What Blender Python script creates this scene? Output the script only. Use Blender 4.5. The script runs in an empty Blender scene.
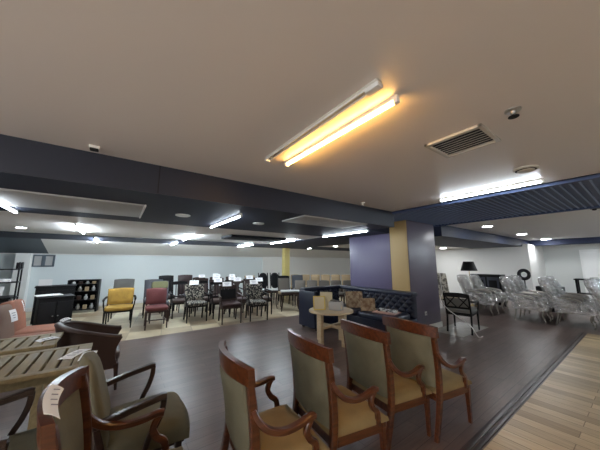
import bpy, bmesh, math, random
from mathutils import Vector, Matrix
random.seed(7)
C = bpy.context.scene.collection
R = math.radians
PI = math.pi

# ------------------------------------------------------------------ materials
def mat(name, col, rough=0.5, metal=0.0, spec=0.5, bump=None, vary=None, coat=0.0):
    m = bpy.data.materials.new(name); m.use_nodes = True
    nt = m.node_tree; b = nt.nodes['Principled BSDF']
    b.inputs['Base Color'].default_value = (*col, 1)
    b.inputs['Roughness'].default_value = rough
    b.inputs['Metallic'].default_value = metal
    b.inputs['Specular IOR Level'].default_value = spec
    b.inputs['Coat Weight'].default_value = coat
    tc = nt.nodes.new('ShaderNodeTexCoord')
    if vary:
        sc, col2, lo, hi = vary
        n = nt.nodes.new('ShaderNodeTexNoise'); n.inputs['Scale'].default_value = sc; n.inputs['Detail'].default_value = 4
        r = nt.nodes.new('ShaderNodeValToRGB')
        r.color_ramp.elements[0].position = lo; r.color_ramp.elements[0].color = (*col, 1)
        r.color_ramp.elements[1].position = hi; r.color_ramp.elements[1].color = (*col2, 1)
        nt.links.new(tc.outputs['Object'], n.inputs['Vector'])
        nt.links.new(n.outputs['Fac'], r.inputs['Fac']); nt.links.new(r.outputs['Color'], b.inputs['Base Color'])
    if bump:
        sc, st = bump
        n = nt.nodes.new('ShaderNodeTexNoise'); n.inputs['Scale'].default_value = sc; n.inputs['Detail'].default_value = 3
        bp = nt.nodes.new('ShaderNodeBump'); bp.inputs['Strength'].default_value = st; bp.inputs['Distance'].default_value = .01
        nt.links.new(tc.outputs['Object'], n.inputs['Vector'])
        nt.links.new(n.outputs['Fac'], bp.inputs['Height']); nt.links.new(bp.outputs['Normal'], b.inputs['Normal'])
    return m

def emis(name, col, s):
    m = bpy.data.materials.new(name); m.use_nodes = True
    nt = m.node_tree; b = nt.nodes['Principled BSDF']
    b.inputs['Base Color'].default_value = (.8, .8, .8, 1)
    b.inputs['Emission Color'].default_value = (*col, 1); b.inputs['Emission Strength'].default_value = s
    return m

def wood(name, c1, c2, rough=.35, scale=(3, 40, 40), coat=.2):
    m = bpy.data.materials.new(name); m.use_nodes = True
    nt = m.node_tree; b = nt.nodes['Principled BSDF']
    b.inputs['Roughness'].default_value = rough; b.inputs['Coat Weight'].default_value = coat; b.inputs['Coat Roughness'].default_value = .25
    tc = nt.nodes.new('ShaderNodeTexCoord'); mp = nt.nodes.new('ShaderNodeMapping'); mp.inputs['Scale'].default_value = scale
    n = nt.nodes.new('ShaderNodeTexNoise'); n.inputs['Scale'].default_value = 1.0; n.inputs['Detail'].default_value = 5
    r = nt.nodes.new('ShaderNodeValToRGB')
    r.color_ramp.elements[0].position = .35; r.color_ramp.elements[0].color = (*c1, 1)
    r.color_ramp.elements[1].position = .7; r.color_ramp.elements[1].color = (*c2, 1)
    L = nt.links.new
    L(tc.outputs['Object'], mp.inputs['Vector']); L(mp.outputs['Vector'], n.inputs['Vector'])
    L(n.outputs['Fac'], r.inputs['Fac']); L(r.outputs['Color'], b.inputs['Base Color'])
    return m

def planks(name, c1, c2, mortar, width, row, rough, rot=0.0, msize=.004, off=.5, bumpst=.1, streak=(4, 60, 1)):
    m = bpy.data.materials.new(name); m.use_nodes = True
    nt = m.node_tree; b = nt.nodes['Principled BSDF']; L = nt.links.new
    tc = nt.nodes.new('ShaderNodeTexCoord'); mp = nt.nodes.new('ShaderNodeMapping'); mp.inputs['Rotation'].default_value = (0, 0, rot)
    br = nt.nodes.new('ShaderNodeTexBrick'); br.offset = off
    br.inputs['Color1'].default_value = (*c1, 1); br.inputs['Color2'].default_value = (*c2, 1); br.inputs['Mortar'].default_value = (*mortar, 1)
    br.inputs['Scale'].default_value = 1; br.inputs['Mortar Size'].default_value = msize
    br.inputs['Brick Width'].default_value = width; br.inputs['Row Height'].default_value = row; br.inputs['Bias'].default_value = 0
    L(tc.outputs['Object'], mp.inputs['Vector']); L(mp.outputs['Vector'], br.inputs['Vector'])
    m2 = nt.nodes.new('ShaderNodeMapping'); m2.inputs['Scale'].default_value = streak
    L(mp.outputs['Vector'], m2.inputs['Vector'])
    n = nt.nodes.new('ShaderNodeTexNoise'); n.inputs['Scale'].default_value = 1; n.inputs['Detail'].default_value = 5
    L(m2.outputs['Vector'], n.inputs['Vector'])
    mx = nt.nodes.new('ShaderNodeMix'); mx.data_type = 'RGBA'; mx.blend_type = 'OVERLAY'; mx.inputs['Factor'].default_value = .45
    L(br.outputs['Color'], mx.inputs['A']); L(n.outputs['Fac'], mx.inputs['B']); L(mx.outputs['Result'], b.inputs['Base Color'])
    n2 = nt.nodes.new('ShaderNodeTexNoise'); n2.inputs['Scale'].default_value = 1.7; n2.inputs['Detail'].default_value = 3
    L(mp.outputs['Vector'], n2.inputs['Vector'])
    mr = nt.nodes.new('ShaderNodeMapRange'); mr.inputs['To Min'].default_value = rough - .08; mr.inputs['To Max'].default_value = rough + .03
    L(n2.outputs['Fac'], mr.inputs['Value']); L(mr.outputs['Result'], b.inputs['Roughness'])
    bp = nt.nodes.new('ShaderNodeBump'); bp.inputs['Strength'].default_value = bumpst; bp.inputs['Distance'].default_value = .004
    L(mx.outputs['Result'], bp.inputs['Height']); L(bp.outputs['Normal'], b.inputs['Normal'])
    return m

def pattern(name, c1, c2, scale, lo=.45, hi=.52):
    return mat(name, c1, .85, vary=(scale, c2, lo, hi))

def plastic_mat():
    m = bpy.data.materials.new('clear_plastic_film'); m.use_nodes = True
    nt = m.node_tree; nt.nodes.remove(nt.nodes['Principled BSDF']); L = nt.links.new
    out = nt.nodes['Material Output']
    tr = nt.nodes.new('ShaderNodeBsdfTransparent'); tr.inputs['Color'].default_value = (.9, .9, .9, 1)
    gl = nt.nodes.new('ShaderNodeBsdfGlossy'); gl.inputs['Roughness'].default_value = .16; gl.inputs['Color'].default_value = (.95, .95, .95, 1)
    df = nt.nodes.new('ShaderNodeBsdfDiffuse'); df.inputs['Color'].default_value = (.8, .8, .78, 1)
    m1 = nt.nodes.new('ShaderNodeMixShader'); m1.inputs['Fac'].default_value = .35
    m2 = nt.nodes.new('ShaderNodeMixShader')
    tc = nt.nodes.new('ShaderNodeTexCoord')
    mp = nt.nodes.new('ShaderNodeMapping'); mp.inputs['Scale'].default_value = (9, 9, 16); L(tc.outputs['Object'], mp.inputs['Vector'])
    n = nt.nodes.new('ShaderNodeTexNoise'); n.inputs['Scale'].default_value = 1.3; n.inputs['Detail'].default_value = 4; n.inputs['Distortion'].default_value = 2
    L(mp.outputs['Vector'], n.inputs['Vector'])
    bp = nt.nodes.new('ShaderNodeBump'); bp.inputs['Strength'].default_value = 1; bp.inputs['Distance'].default_value = .03
    L(n.outputs['Fac'], bp.inputs['Height'])
    L(bp.outputs['Normal'], gl.inputs['Normal']); L(bp.outputs['Normal'], df.inputs['Normal'])
    L(gl.outputs[0], m1.inputs[1]); L(df.outputs[0], m1.inputs[2])
    rp = nt.nodes.new('ShaderNodeMapRange'); rp.inputs['From Min'].default_value = .35; rp.inputs['From Max'].default_value = .7
    rp.inputs['To Min'].default_value = .06; rp.inputs['To Max'].default_value = .72
    L(n.outputs['Fac'], rp.inputs['Value']); L(rp.outputs['Result'], m2.inputs['Fac'])
    L(tr.outputs[0], m2.inputs[1]); L(m1.outputs[0], m2.inputs[2]); L(m2.outputs[0], out.inputs['Surface'])
    return m

M = dict(
    ceil=mat('ceiling_paint', (.76, .70, .675), .38, bump=(1.6, .10)),
    ceil2=mat('white_ceiling_paint', (.84, .83, .81), .6),
    navy=mat('navy_paint', (.015, .022, .052), .6, spec=.3, bump=(2, .05)),
    navy_face=mat('dark_beam_paint', (.018, .023, .042), .5),
    slat=mat('navy_slat_paint', (.19, .27, .48), .5),
    slatback=mat('navy_slat_backing', (.045, .075, .18), .55),
    dark=mat('black_recess', (.008, .01, .016), .8),
    wall=mat('wall_paint', (.70, .76, .77), .6, bump=(8, .03)),
    wallw=mat('white_wall_paint', (.80, .80, .77), .6),
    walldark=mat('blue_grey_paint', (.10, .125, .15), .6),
    purple=mat('purple_paint', (.125, .105, .150), .34),
    violet=mat('violet_paint', (.115, .10, .19), .36, bump=(5, .05)),
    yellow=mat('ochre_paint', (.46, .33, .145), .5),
    ochrep=mat('yellow_pillar_paint', (.56, .47, .17), .5),
    floor=planks('dark_wood_floor', (.105, .072, .062), (.145, .100, .086), (.03, .021, .018), 1.2, .13, .37, 0.0, .002, .5, .02),
    tile=planks('cream_tile_floor', (.66, .57, .39), (.20, .125, .065), (.30, .24, .17), .62, .62, .42, R(8), .006, 0, .05, (2, 2, 1)),
    lwood=planks('pale_wood_floor', (.66, .51, .30), (.36, .25, .13), (.2, .13, .06), 1.1, .13, .38, PI / 2, .003, .5, .05),
    mah=wood('mahogany', (.052, .013, .005), (.120, .034, .010), .30),
    dkwood=wood('dark_wood', (.022, .011, .009), (.045, .022, .016), .35),
    black=mat('black_lacquer', (.008, .008, .009), .5, spec=.15),
    blackm=mat('black_metal', (.015, .015, .017), .4, .6),
    sage=mat('sage_fabric', (.145, .132, .085), .85, bump=(260, .25), vary=(8, (.122, .112, .070), .4, .7)),
    warm_lit_seat=mat('warm_lit_khaki_fabric', (.27, .19, .082), .85, bump=(260, .25), vary=(7, (.23, .16, .07), .4, .7)),  # same khaki as the backs, with warm tube light put into its colour
    leather=mat('brown_leather', (.050, .026, .019), .42, bump=(60, .2)),
    orange=mat('salmon_fabric', (.25, .082, .04), .8, bump=(150, .2), vary=(6, (.20, .075, .04), .4, .65)),
    taupe=mat('taupe_fabric', (.15, .085, .055), .8, bump=(150, .2)),
    mustard=mat('mustard_fabric', (.40, .24, .035), .75, bump=(80, .3), vary=(9, (.33, .19, .03), .4, .65)),
    red=mat('red_fabric', (.105, .018, .018), .7, bump=(120, .2)),
    grey=mat('grey_fabric', (.14, .14, .13), .85, bump=(150, .2)),
    bluegrey=mat('blue_grey_fabric', (.07, .075, .09), .85, bump=(150, .2)),
    green=mat('pale_green_fabric', (.17, .175, .085), .85),
    brownf=mat('brown_fabric', (.045, .026, .022), .7),
    maroon=mat('maroon_leather', (.030, .012, .012), .45),
    tanf=mat('tan_fabric_pale', (.36, .27, .16), .85),
    greyb=mat('warm_grey_fabric', (.115, .10, .085), .85),
    cream=mat('cream_fabric', (.55, .47, .34), .85),
    pat=pattern('black_cream_pattern', (.018, .018, .018), (.36, .33, .27), 26, .5, .57),
    tuft=mat('navy_leather', (.007, .011, .030), .38, bump=(40, .1)),
    paper=mat('white_paper', (.9, .9, .9), .7),
    whited=mat('door_paint', (.9, .9, .88), .4),
    greyw=mat('pale_grey_wall_paint', (.62, .64, .62), .6),
    ink=mat('grey_print', (.25, .25, .3), .7),
    slatwood=wood('weathered_table_wood', (.215, .165, .082), (.29, .228, .118), .6, (30, 3, 30), 0),
    pale=wood('pale_oak', (.52, .40, .25), (.62, .50, .33), .45, (4, 4, 30), .1),
    white=mat('white_plastic', (.8, .8, .78), .4),
    fixture=mat('grey_white_housing', (.62, .58, .52), .45),
    alu=mat('aluminium', (.55, .55, .55), .35, .8),
    ventm=mat('vent_paint', (.55, .52, .48), .5),
    panel=mat('grey_white_panel', (.42, .42, .42), .55),
    tubec=emis('cool_tube', (.82, .92, 1.0), 17),
    tubeb=emis('back_cool_tube', (.80, .91, 1.0), 105),
    tubew=emis('warm_tube', (1.0, .52, .13), 27),
    down=emis('downlight_glow', (.95, .97, 1.0), 60),
    downdim=mat('downlight_lens', (.75, .75, .75), .3),
    film=plastic_mat(),
    damask=pattern('grey_damask', (.07, .065, .06), (.24, .22, .20), 14, .4, .6),
    silver=mat('silvered_wood', (.30, .28, .25), .35, .5),
    gold=mat('brass', (.5, .36, .14), .3, .9),
    mirror=mat('mirror_glass', (.8, .8, .8), .05, 1.0),
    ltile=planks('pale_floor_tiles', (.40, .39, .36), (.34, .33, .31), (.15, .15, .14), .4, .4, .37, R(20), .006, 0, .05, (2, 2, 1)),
    card=pattern('printed_card', (.20, .12, .07), (.40, .32, .22), 14, .4, .6),
    bag=mat('cream_paper', (.62, .55, .38), .7, bump=(30, .3)),
    yel=mat('yellow_frame', (.62, .47, .12), .5),
    mag=pattern('magazine_print', (.75, .75, .75), (.06, .06, .07), 14, .5, .56),
    pink=mat('pink_board', (.6, .38, .33), .6),
)

# ------------------------------------------------------------------ mesh helpers
def NB(): return bmesh.new()

def box(bm, c, s, bev=0.0, rot=None):
    g = bmesh.ops.create_cube(bm, size=1)
    v = g['verts']
    for w in v: w.co = Vector((w.co.x * s[0], w.co.y * s[1], w.co.z * s[2]))
    if bev > 0:
        es = list({e for w in v for e in w.link_edges})
        r = bmesh.ops.bevel(bm, geom=es, offset=min(bev, min(s) * .45), segments=2, affect='EDGES', profile=.6)
        v = list({w for f in r['faces'] for w in f.verts} | {w for w in v if w.is_valid})
    T = Matrix.Translation(Vector(c))
    if rot is not None: T = T @ rot
    for w in v: w.co = T @ w.co
    return v

def sweep(bm, pts, sizes, shape='rect', side=None, ch=.25):
    """section swept along pts; sizes = list of (w along side, h across) or a single pair"""
    P = [Vector(p) for p in pts]; n = len(P)
    if not isinstance(sizes, list): sizes = [sizes] * n
    if shape == 'rect':
        k = 1 - ch
        sec = [(1, k), (k, 1), (-k, 1), (-1, k), (-1, -k), (-k, -1), (k, -1), (1, -k)]
    else:
        m = 10 if shape == 'round' else 8
        sec = [(math.cos(2 * PI * i / m), math.sin(2 * PI * i / m)) for i in range(m)]
    rings = []; S = Vector(side) if side else None
    for i in range(n):
        t = (P[min(i + 1, n - 1)] - P[max(i - 1, 0)]).normalized()
        s0 = S if S else (Vector((0, 0, 1)).cross(t) if abs(t.z) < .95 else Vector((0, 1, 0)))
        s = (s0 - t * s0.dot(t))
        if s.length < 1e-4: s = t.orthogonal()
        s.normalize(); u = t.cross(s)
        a, b = sizes[i]
        rings.append([bm.verts.new(P[i] + s * (x * a / 2) + u * (y * b / 2)) for x, y in sec])
    k = len(sec)
    for i in range(n - 1):
        for j in range(k):
            bm.faces.new((rings[i][j], rings[i][(j + 1) % k], rings[i + 1][(j + 1) % k], rings[i + 1][j]))
    bm.faces.new(rings[0][::-1]); bm.faces.new(rings[-1])

def smooth_path(pts, n=5):
    P = [Vector(p) for p in pts]; out = []
    for i in range(len(P) - 1):
        p0 = P[max(i - 1, 0)]; p1 = P[i]; p2 = P[i + 1]; p3 = P[min(i + 2, len(P) - 1)]
        for k in range(n):
            t = k / n
            out.append(.5 * ((2 * p1) + (p2 - p0) * t + (2 * p0 - 5 * p1 + 4 * p2 - p3) * t * t + (-p0 + 3 * p1 - 3 * p2 + p3) * t ** 3))
    out.append(P[-1]); return out

def lathe(bm, prof, seg=20, c=(0, 0, 0)):
    rings = []
    for r, z in prof:
        rings.append([bm.verts.new((c[0] + r * math.cos(2 * PI * i / seg), c[1] + r * math.sin(2 * PI * i / seg), c[2] + z)) for i in range(seg)])
    for a, b in zip(rings, rings[1:]):
        for i in range(seg): bm.faces.new((a[i], a[(i + 1) % seg], b[(i + 1) % seg], b[i]))
    bm.faces.new(rings[0][::-1]); bm.faces.new(rings[-1])

def pad(bm, c, s, e=.35, rot=None, nu=20, nv=12):
    """cushion: a superellipsoid"""
    def sp(x, p): return math.copysign(abs(x) ** p, x)
    T = Matrix.Translation(Vector(c))
    if rot is not None: T = T @ rot
    rows = []
    for j in range(1, nv):
        f = -PI / 2 + PI * j / nv
        row = []
        for i in range(nu):
            a = 2 * PI * i / nu
            row.append(bm.verts.new(T @ Vector((s[0] / 2 * sp(math.cos(f), e) * sp(math.cos(a), e), s[1] / 2 * sp(math.cos(f), e) * sp(math.sin(a), e), s[2] / 2 * sp(math.sin(f), e * 1.6)))))
        rows.append(row)
    for a, b in zip(rows, rows[1:]):
        for i in range(nu): bm.faces.new((a[i], a[(i + 1) % nu], b[(i + 1) % nu], b[i]))
    bm.faces.new(rows[0][::-1]); bm.faces.new(rows[-1])

def solid(bm, f, nu, nv):
    """closed sheet: f(u, v, w) with w = 0 or 1 for its two sides"""
    g = [[[bm.verts.new(Vector(f(i / nu, j / nv, w))) for j in range(nv + 1)] for i in range(nu + 1)] for w in (0, 1)]
    for i in range(nu):
        for j in range(nv):
            a, b, c, d = (i, j), (i + 1, j), (i + 1, j + 1), (i, j + 1)
            bm.faces.new([g[0][p][q] for p, q in (a, d, c, b)])
            bm.faces.new([g[1][p][q] for p, q in (a, b, c, d)])
    for i in range(nu):
        for j in (0, nv):
            bm.faces.new((g[0][i][j], g[0][i + 1][j], g[1][i + 1][j], g[1][i][j]))
    for j in range(nv):
        for i in (0, nu):
            bm.faces.new((g[0][i][j], g[0][i][j + 1], g[1][i][j + 1], g[1][i][j]))

def obj(name, bm, m, parent=None, ang=35):
    bmesh.ops.recalc_face_normals(bm, faces=bm.faces[:])
    me = bpy.data.meshes.new(name); bm.to_mesh(me); bm.free()
    for p in me.polygons: p.use_smooth = True
    me.set_sharp_from_angle(angle=R(ang))
    me.materials.append(M[m] if isinstance(m, str) else m)
    o = bpy.data.objects.new(name, me); C.objects.link(o)
    if parent is not None: o.parent = parent
    return o

def thing(name, label, cat, loc=(0, 0, 0), rz=0, group=None):
    o = bpy.data.objects.new(name, None); C.objects.link(o); o.empty_display_size = .1
    o.location = loc; o.rotation_euler = (0, 0, rz)
    tag(o, label, cat, group); return o

def tag(o, label, cat, group=None):
    o['label'] = label; o['category'] = cat
    if group: o['group'] = group
    return o

def struct(name, bm, m, parent=None):
    o = obj(name, bm, m, parent)
    if parent is None: o['kind'] = 'structure'
    return o

def dup(root, loc, rz, label=None, group=None):
    def cp(o, par):
        c = o.copy(); C.objects.link(c)
        if par is not None: c.parent = par
        for ch in list(o.children): cp(ch, c)
        return c
    r = cp(root, None); r.location = loc; r.rotation_euler = (0, 0, rz)
    if label: r['label'] = label
    if group: r['group'] = group
    return r

def sbox(name, lo, hi, m, bev=0):
    bm = NB(); box(bm, [(a + b) / 2 for a, b in zip(lo, hi)], [b - a for a, b in zip(lo, hi)], bev)
    return struct(name, bm, m)

# ------------------------------------------------------------------ the room
XL, XR, YN, YB = -3.4, 16.5, -3.5, 11.5
EDGE = .98
sbox('floor_dark_wood', (XL, EDGE, -.1), (XR, 6.2, 0), 'floor')
sbox('floor_dark_wood_end', (8.35, YN, -.1), (XR, EDGE, 0), 'floor')
sbox('floor_tiles', (XL, 6.2, -.1), (14.0, YB, 0), 'tile')
sbox('floor_pale_wood', (XL, YN, -.1), (8.35, EDGE, 0), 'lwood')
bm = NB()
box(bm, ((XL + 8.35) / 2, EDGE + .03, .004), (8.35 - XL, .035, .008), .002)
box(bm, ((XL + 8.35) / 2, EDGE + .085, .003), (8.35 - XL, .05, .006), .002)
struct('trim_floor_edge', bm, 'dkwood')
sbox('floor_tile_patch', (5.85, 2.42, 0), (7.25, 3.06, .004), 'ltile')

sbox('ceiling_main', (XL, YN, 2.5), (4.3, 2.87, 2.62), 'ceil')
sbox('ceiling_right', (6.73, YN, 2.5), (XR, 3.1, 2.62), 'ceil2')
sbox('beam_left', (XL, 2.87, 2.2), (4.35, 5.05, 2.62), 'navy')
bm = NB(); box(bm, ((XL + 4.35) / 2, 2.865, 2.35), (4.35 - XL, .012, .302))
struct('trim_beam_face', bm, 'navy_face')
bm = NB(); box(bm, (.27, 2.857, 2.35), (.012, .006, .29)); struct('trim_beam_joint', bm, 'dark')
sbox('beam_behind_column', (4.35, 3.56, 2.2), (6.8, 5.05, 2.62), 'navy')
sbox('beam_right', (6.8, 3.1, 2.2), (XR, 5.05, 2.62), 'navy')
sbox('ceiling_back_left', (XL, 5.05, 2.2), (4.5, 8.35, 2.32), 'ceil2')
sbox('beam_cross_back', (4.5, 5.05, 2.19), (6.8, 8.35, 2.32), 'navy')
sbox('ceiling_back_right', (6.8, 5.05, 2.2), (XR, 8.35, 2.32), 'ceil2')
sbox('beam_back', (XL, 8.35, 2.19), (XR, 10.2, 2.32), 'navy')
sbox('beam_far_right', (15.0, YN, 2.27), (15.5, 3.1, 2.5), 'navy')
def slope(name, x0, x1, m):
    bm = NB()
    solid(bm, lambda u, v, w: (x0 + (x1 - x0) * u, 10.2 + 1.35 * v, 2.19 - .40 * v + .12 * w), 1, 1)
    struct(name, bm, m)
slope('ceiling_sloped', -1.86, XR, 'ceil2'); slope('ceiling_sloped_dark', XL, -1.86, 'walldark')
# slatted navy ceiling strip
bm = NB()
box(bm, (4.325, (YN + 3.5) / 2, 2.48), (.05, 3.5 - YN, .06)); box(bm, (6.70, (YN + 3.5) / 2, 2.48), (.06, 3.5 - YN, .06))
box(bm, (5.515, (YN + 3.5) / 2, 2.535), (2.43, 3.5 - YN, .1))
sl = struct('ceiling_slat_backing', bm, 'slatback')
bm = NB()
y = YN + .06
while y < 3.48:
    box(bm, (5.51, y, 2.478), (2.33, .022, .016)); y += .085
struct('ceiling_slats', bm, 'slat')

sbox('wall_back', (XL, YB, 0), (XR, YB + .1, 2.62), 'wall')
sbox('wall_back_right', (5.95, YB - .04, 0), (14.0, YB, 1.82), 'wallw')
sbox('wall_left', (XL - .1, 2.2, 0), (XL, YB, 2.62), 'walldark')
sbox('wall_left_sill', (XL - .1, YN, 0), (XL, 2.2, .25), 'wallw')  # wall parted around the added glazing
sbox('wall_left_head', (XL - .1, YN, 2.35), (XL, 2.2, 2.62), 'wallw')
bm = NB()
for yy in (YN + .03, -2.1, -.7, .75, 2.17): box(bm, (XL - .05, yy, 1.3), (.06, .06, 2.1), .004)
for zz in (.28, 2.32): box(bm, (XL - .05, (YN + 2.2) / 2, zz), (.06, 2.2 - YN, .06), .004)
struct('added_window_1', bm, 'alu')  # unseen glazing, added so that daylight lifts the ceiling
sbox('added_ground_outside', (XL - 14, -12, -.4), (XL - .1, 12, -.2), 'wallw')  # pale ground added with the glazing, sends daylight upward
sbox('wall_near', (XL, YN - .1, 0), (XR, YN, 2.62), 'wallw')
sbox('wall_right', (XR, YN, 0), (XR + .1, 3.0, 2.62), 'greyw')
sbox('wall_right_return', (14.0, 2.95, 0), (XR, 3.08, 2.3), 'wallw')
sbox('wall_right_back', (14.0, 3.08, 0), (14.12, YB, 2.3), 'wallw')
sbox('wall_pilaster', (13.86, 2.93, 0), (14.0, 3.25, 2.3), 'wallw')
bm = NB(); box(bm, (-.2 + 4, YB - .008, .06), (14, .016, .12), .003); struct('baseboard_back', bm, 'white')
bm = NB(); box(bm, (4.0, YB - .03, 1.79), (14.2, .05, .03), .006); struct('trim_back_cornice', bm, 'white')
# door in the right wall
bm = NB(); box(bm, (XR - .03, 1.46, 1.0), (.05, .52, 2.0), .004); d = struct('door_1', bm, 'whited')
bm = NB()
for yy in (1.17, 1.75): box(bm, (XR - .05, yy, 1.02), (.1, .06, 2.08), .004)
box(bm, (XR - .05, 1.46, 2.04), (.1, .64, .07), .004); struct('door_frame', bm, 'whited', d)
bm = NB(); sweep(bm, [(XR - .06, 1.25, 1), (XR - .12, 1.25, 1), (XR - .12, 1.35, 1)], (.02, .02), 'round'); struct('door_handle', bm, 'alu', d)

# column between the two halves of the room
bm = NB(); box(bm, (5.8, 3.32, 1.23), (1.2, .44, 2.46), .012); struct('column', bm, 'purple')
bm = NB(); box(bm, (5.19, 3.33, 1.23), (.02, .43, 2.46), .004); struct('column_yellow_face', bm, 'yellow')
bm = NB(); box(bm, (5.25, 4.2, 1.1), (.1, 1.3, 2.2), .006); struct('wall_violet_panel', bm, 'violet')
bm = NB(); box(bm, (5.205, 3.555, 1.1), (.012, .02, 2.2)); struct('trim_panel_edge', bm, 'maroon')
bm = NB(); box(bm, (5.8, 3.09, .06), (1.22, .02, .12), .003); box(bm, (6.41, 3.3, .06), (.02, .44, .12), .003); struct('baseboard_column', bm, 'white')
sbox('pillar_yellow', (6.26, 9.86, 0), (6.52, 10.12, 2.2), 'ochrep', .006)

# pale pillar and niche frames on the back wall at the left
sbox('pillar_pale', (-2.52, 11.2, 0), (-2.20, YB, 1.8), 'wallw')
for i, (x, w) in enumerate(((-2.08, .22), (-1.82, .22))):
    t = thing('wall_picture', ('left' if i == 0 else 'right') + ' one of two dark square frames on the wall below the dark sloped ceiling', 'picture frame', (x, YB - .02, 1.57), 0, 'frames high on the back wall')
    bm = NB()
    for s in (-1, 1):
        box(bm, (s * w / 2, 0, 0), (.05, .03, .38), .004); box(bm, (0, 0, s * .17), (w, .03, .04), .004)
    obj('frame', bm, 'walldark', t)
    bm = NB(); box(bm, (0, .008, 0), (w - .03, .008, .32)); obj('picture', bm, 'panel', t)

# ------------------------------------------------------------------ ceiling things
def tube_light(loc, rz, L, tm, label, group=None, housing='white', lit=True):
    t = thing('tube_light', label, 'light', loc, rz, group)
    bm = NB(); box(bm, (0, 0, -.013), (L, .028, .026), .005); obj('housing', bm, housing, t)
    bm = NB(); sweep(bm, [(-L / 2 + .02, 0, -.038), (L / 2 - .02, 0, -.038)], (.026, .026), 'round'); obj('tube', bm, tm, t)
    for s in (-1, 1):
        bm = NB(); box(bm, (s * (L / 2 - .01), 0, -.036), (.03, .032, .036), .005); obj('end_cap', bm, housing, t)
    return t
tube_light((1.275, 1.385, 2.5), PI / 2, 1.24, 'tubew', 'glowing warm yellow tube light on the ceiling, beside the unlit fitting')
t = thing('tube_light_fitting', 'long unlit batten fitting on the ceiling beside the warm yellow tube', 'light', (1.08, 1.40, 2.5), PI / 2)
bm = NB(); box(bm, (0, 0, -.008), (1.3, .05, .016), .006); obj('housing', bm, 'fixture', t)
bm = NB()
for s in (-1, 1): box(bm, (0, s * .019, -.022), (1.24, .007, .014), .003)
obj('rail', bm, 'white', t)
bm = NB(); box(bm, (-.61, 0, -.032), (.09, .05, .03), .006); obj('socket', bm, 'white', t)
bm = NB(); box(bm, (.63, 0, -.028), (.03, .05, .026), .006); obj('end_cap', bm, 'white', t)
tube_light((4.02, 1.22, 2.5), PI / 2, 1.2, 'tubec', 'white tube light along the edge of the slatted navy ceiling')
tube_light((1.37, 4.05, 2.2), PI / 2, 1.45, 'tubec', 'white tube light under the navy beam, in the middle of the beam')
tube_light((4.2, 4.1, 2.2), PI / 2, 1.45, 'tubec', 'white tube light under the navy beam, beside the violet panel')
tube_light((-1.15, 4.2, 2.2), PI / 2, 1.3, 'tubec', 'white tube light under the navy beam, cut by the left edge of the photo')
tube_light((-.68, 6.7, 2.2), PI / 2, 1.45, 'tubeb', 'white tube light on the back ceiling, above the brown tub chair and black cabinets')
tube_light((-.58, 9.55, 2.19), PI / 2, 1.45, 'tubeb', 'white tube light on the dark back beam, towards the black bookcase')
tube_light((1.5, 7.2, 2.2), PI / 2, 1.45, 'tubeb', 'white tube light on the back ceiling above the red chair')
tube_light((1.52, 9.5, 2.19), PI / 2, 1.3, 'tubeb', 'white tube light on the dark back beam, behind the light above the red chair')
tube_light((3.9, 9.0, 2.19), PI / 2, 1.45, 'tubeb', 'white tube light on the dark back beam, left of the yellow pillar')
tube_light((4.2, 6.8, 2.2), PI / 2, 1.45, 'tubeb', 'white tube light on the back ceiling in front of the yellow pillar')
# unseen tubes added behind the camera and right of frame to brighten the hall
for x in (8.6, 11.2, 13.8):
    tube_light((x, -.9, 2.5), PI / 2, 1.45, 'tubeb', 'added white tube light outside the frame, brightening the right-hand hall', 'added tube lights of the right-hand hall')
tube_light((1.275, -1.6, 2.5), PI / 2, 1.2, 'tubec', 'added white tube light on the main ceiling, unseen behind the photographer', 'added tube lights behind the photographer')
tube_light((-1.7, -.4, 2.5), PI / 2, 1.2, 'tubec', 'added white tube light on the main ceiling, unseen left of the photographer', 'added tube lights behind the photographer')

def downlight(x, y, z, label, m, group, r=.085):
    t = thing('downlight', label, 'downlight', (x, y, z), 0, group)
    bm = NB(); lathe(bm, [(r * 1.2, 0), (r * 1.2, -.012), (r, -.018), (r * .98, -.006)], 24); obj('rim', bm, 'white', t)
    bm = NB(); lathe(bm, [(r * .97, -.006), (r * .97, -.019)], 24); obj('lens', bm, m, t)
gr = 'downlights of the right-hand ceiling'
downlight(8.1, 2.49, 2.5, 'lit downlight nearest the column on the right-hand white ceiling', 'down', gr, .11)
downlight(11.3, 2.5, 2.5, 'lit downlight, middle one of the row on the right-hand white ceiling', 'down', gr, .13)
downlight(14.5, 2.45, 2.5, 'lit downlight, last of the row on the right-hand white ceiling', 'down', gr, .15)
downlight(12.3, 5.6, 2.2, 'lit downlight beyond the right-hand navy beam, above the black lamp shade', 'down', gr, .13)
downlight(12.6, 6.3, 2.2, 'lit downlight beyond the right-hand navy beam, close beside the column', 'down', gr, .13)
gr = 'downlights in the navy beams'
downlight(.72, 3.95, 2.2, 'unlit downlight in the navy beam between the white panel and the middle tube', 'downdim', gr)
downlight(1.97, 4.0, 2.2, 'unlit downlight in the navy beam just right of the middle tube', 'downdim', gr)
downlight(-1.6, 7.15, 2.2, 'small downlight in the back ceiling at the far left', 'down', gr, .07)
downlight(7.25, 9.3, 2.19, 'lit downlight in the dark back beam right of the yellow pillar', 'down', gr, .09)
downlight(7.28, 7.58, 2.2, 'lit downlight beside the violet panel, above the grey far chairs', 'down', gr, .09)

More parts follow.
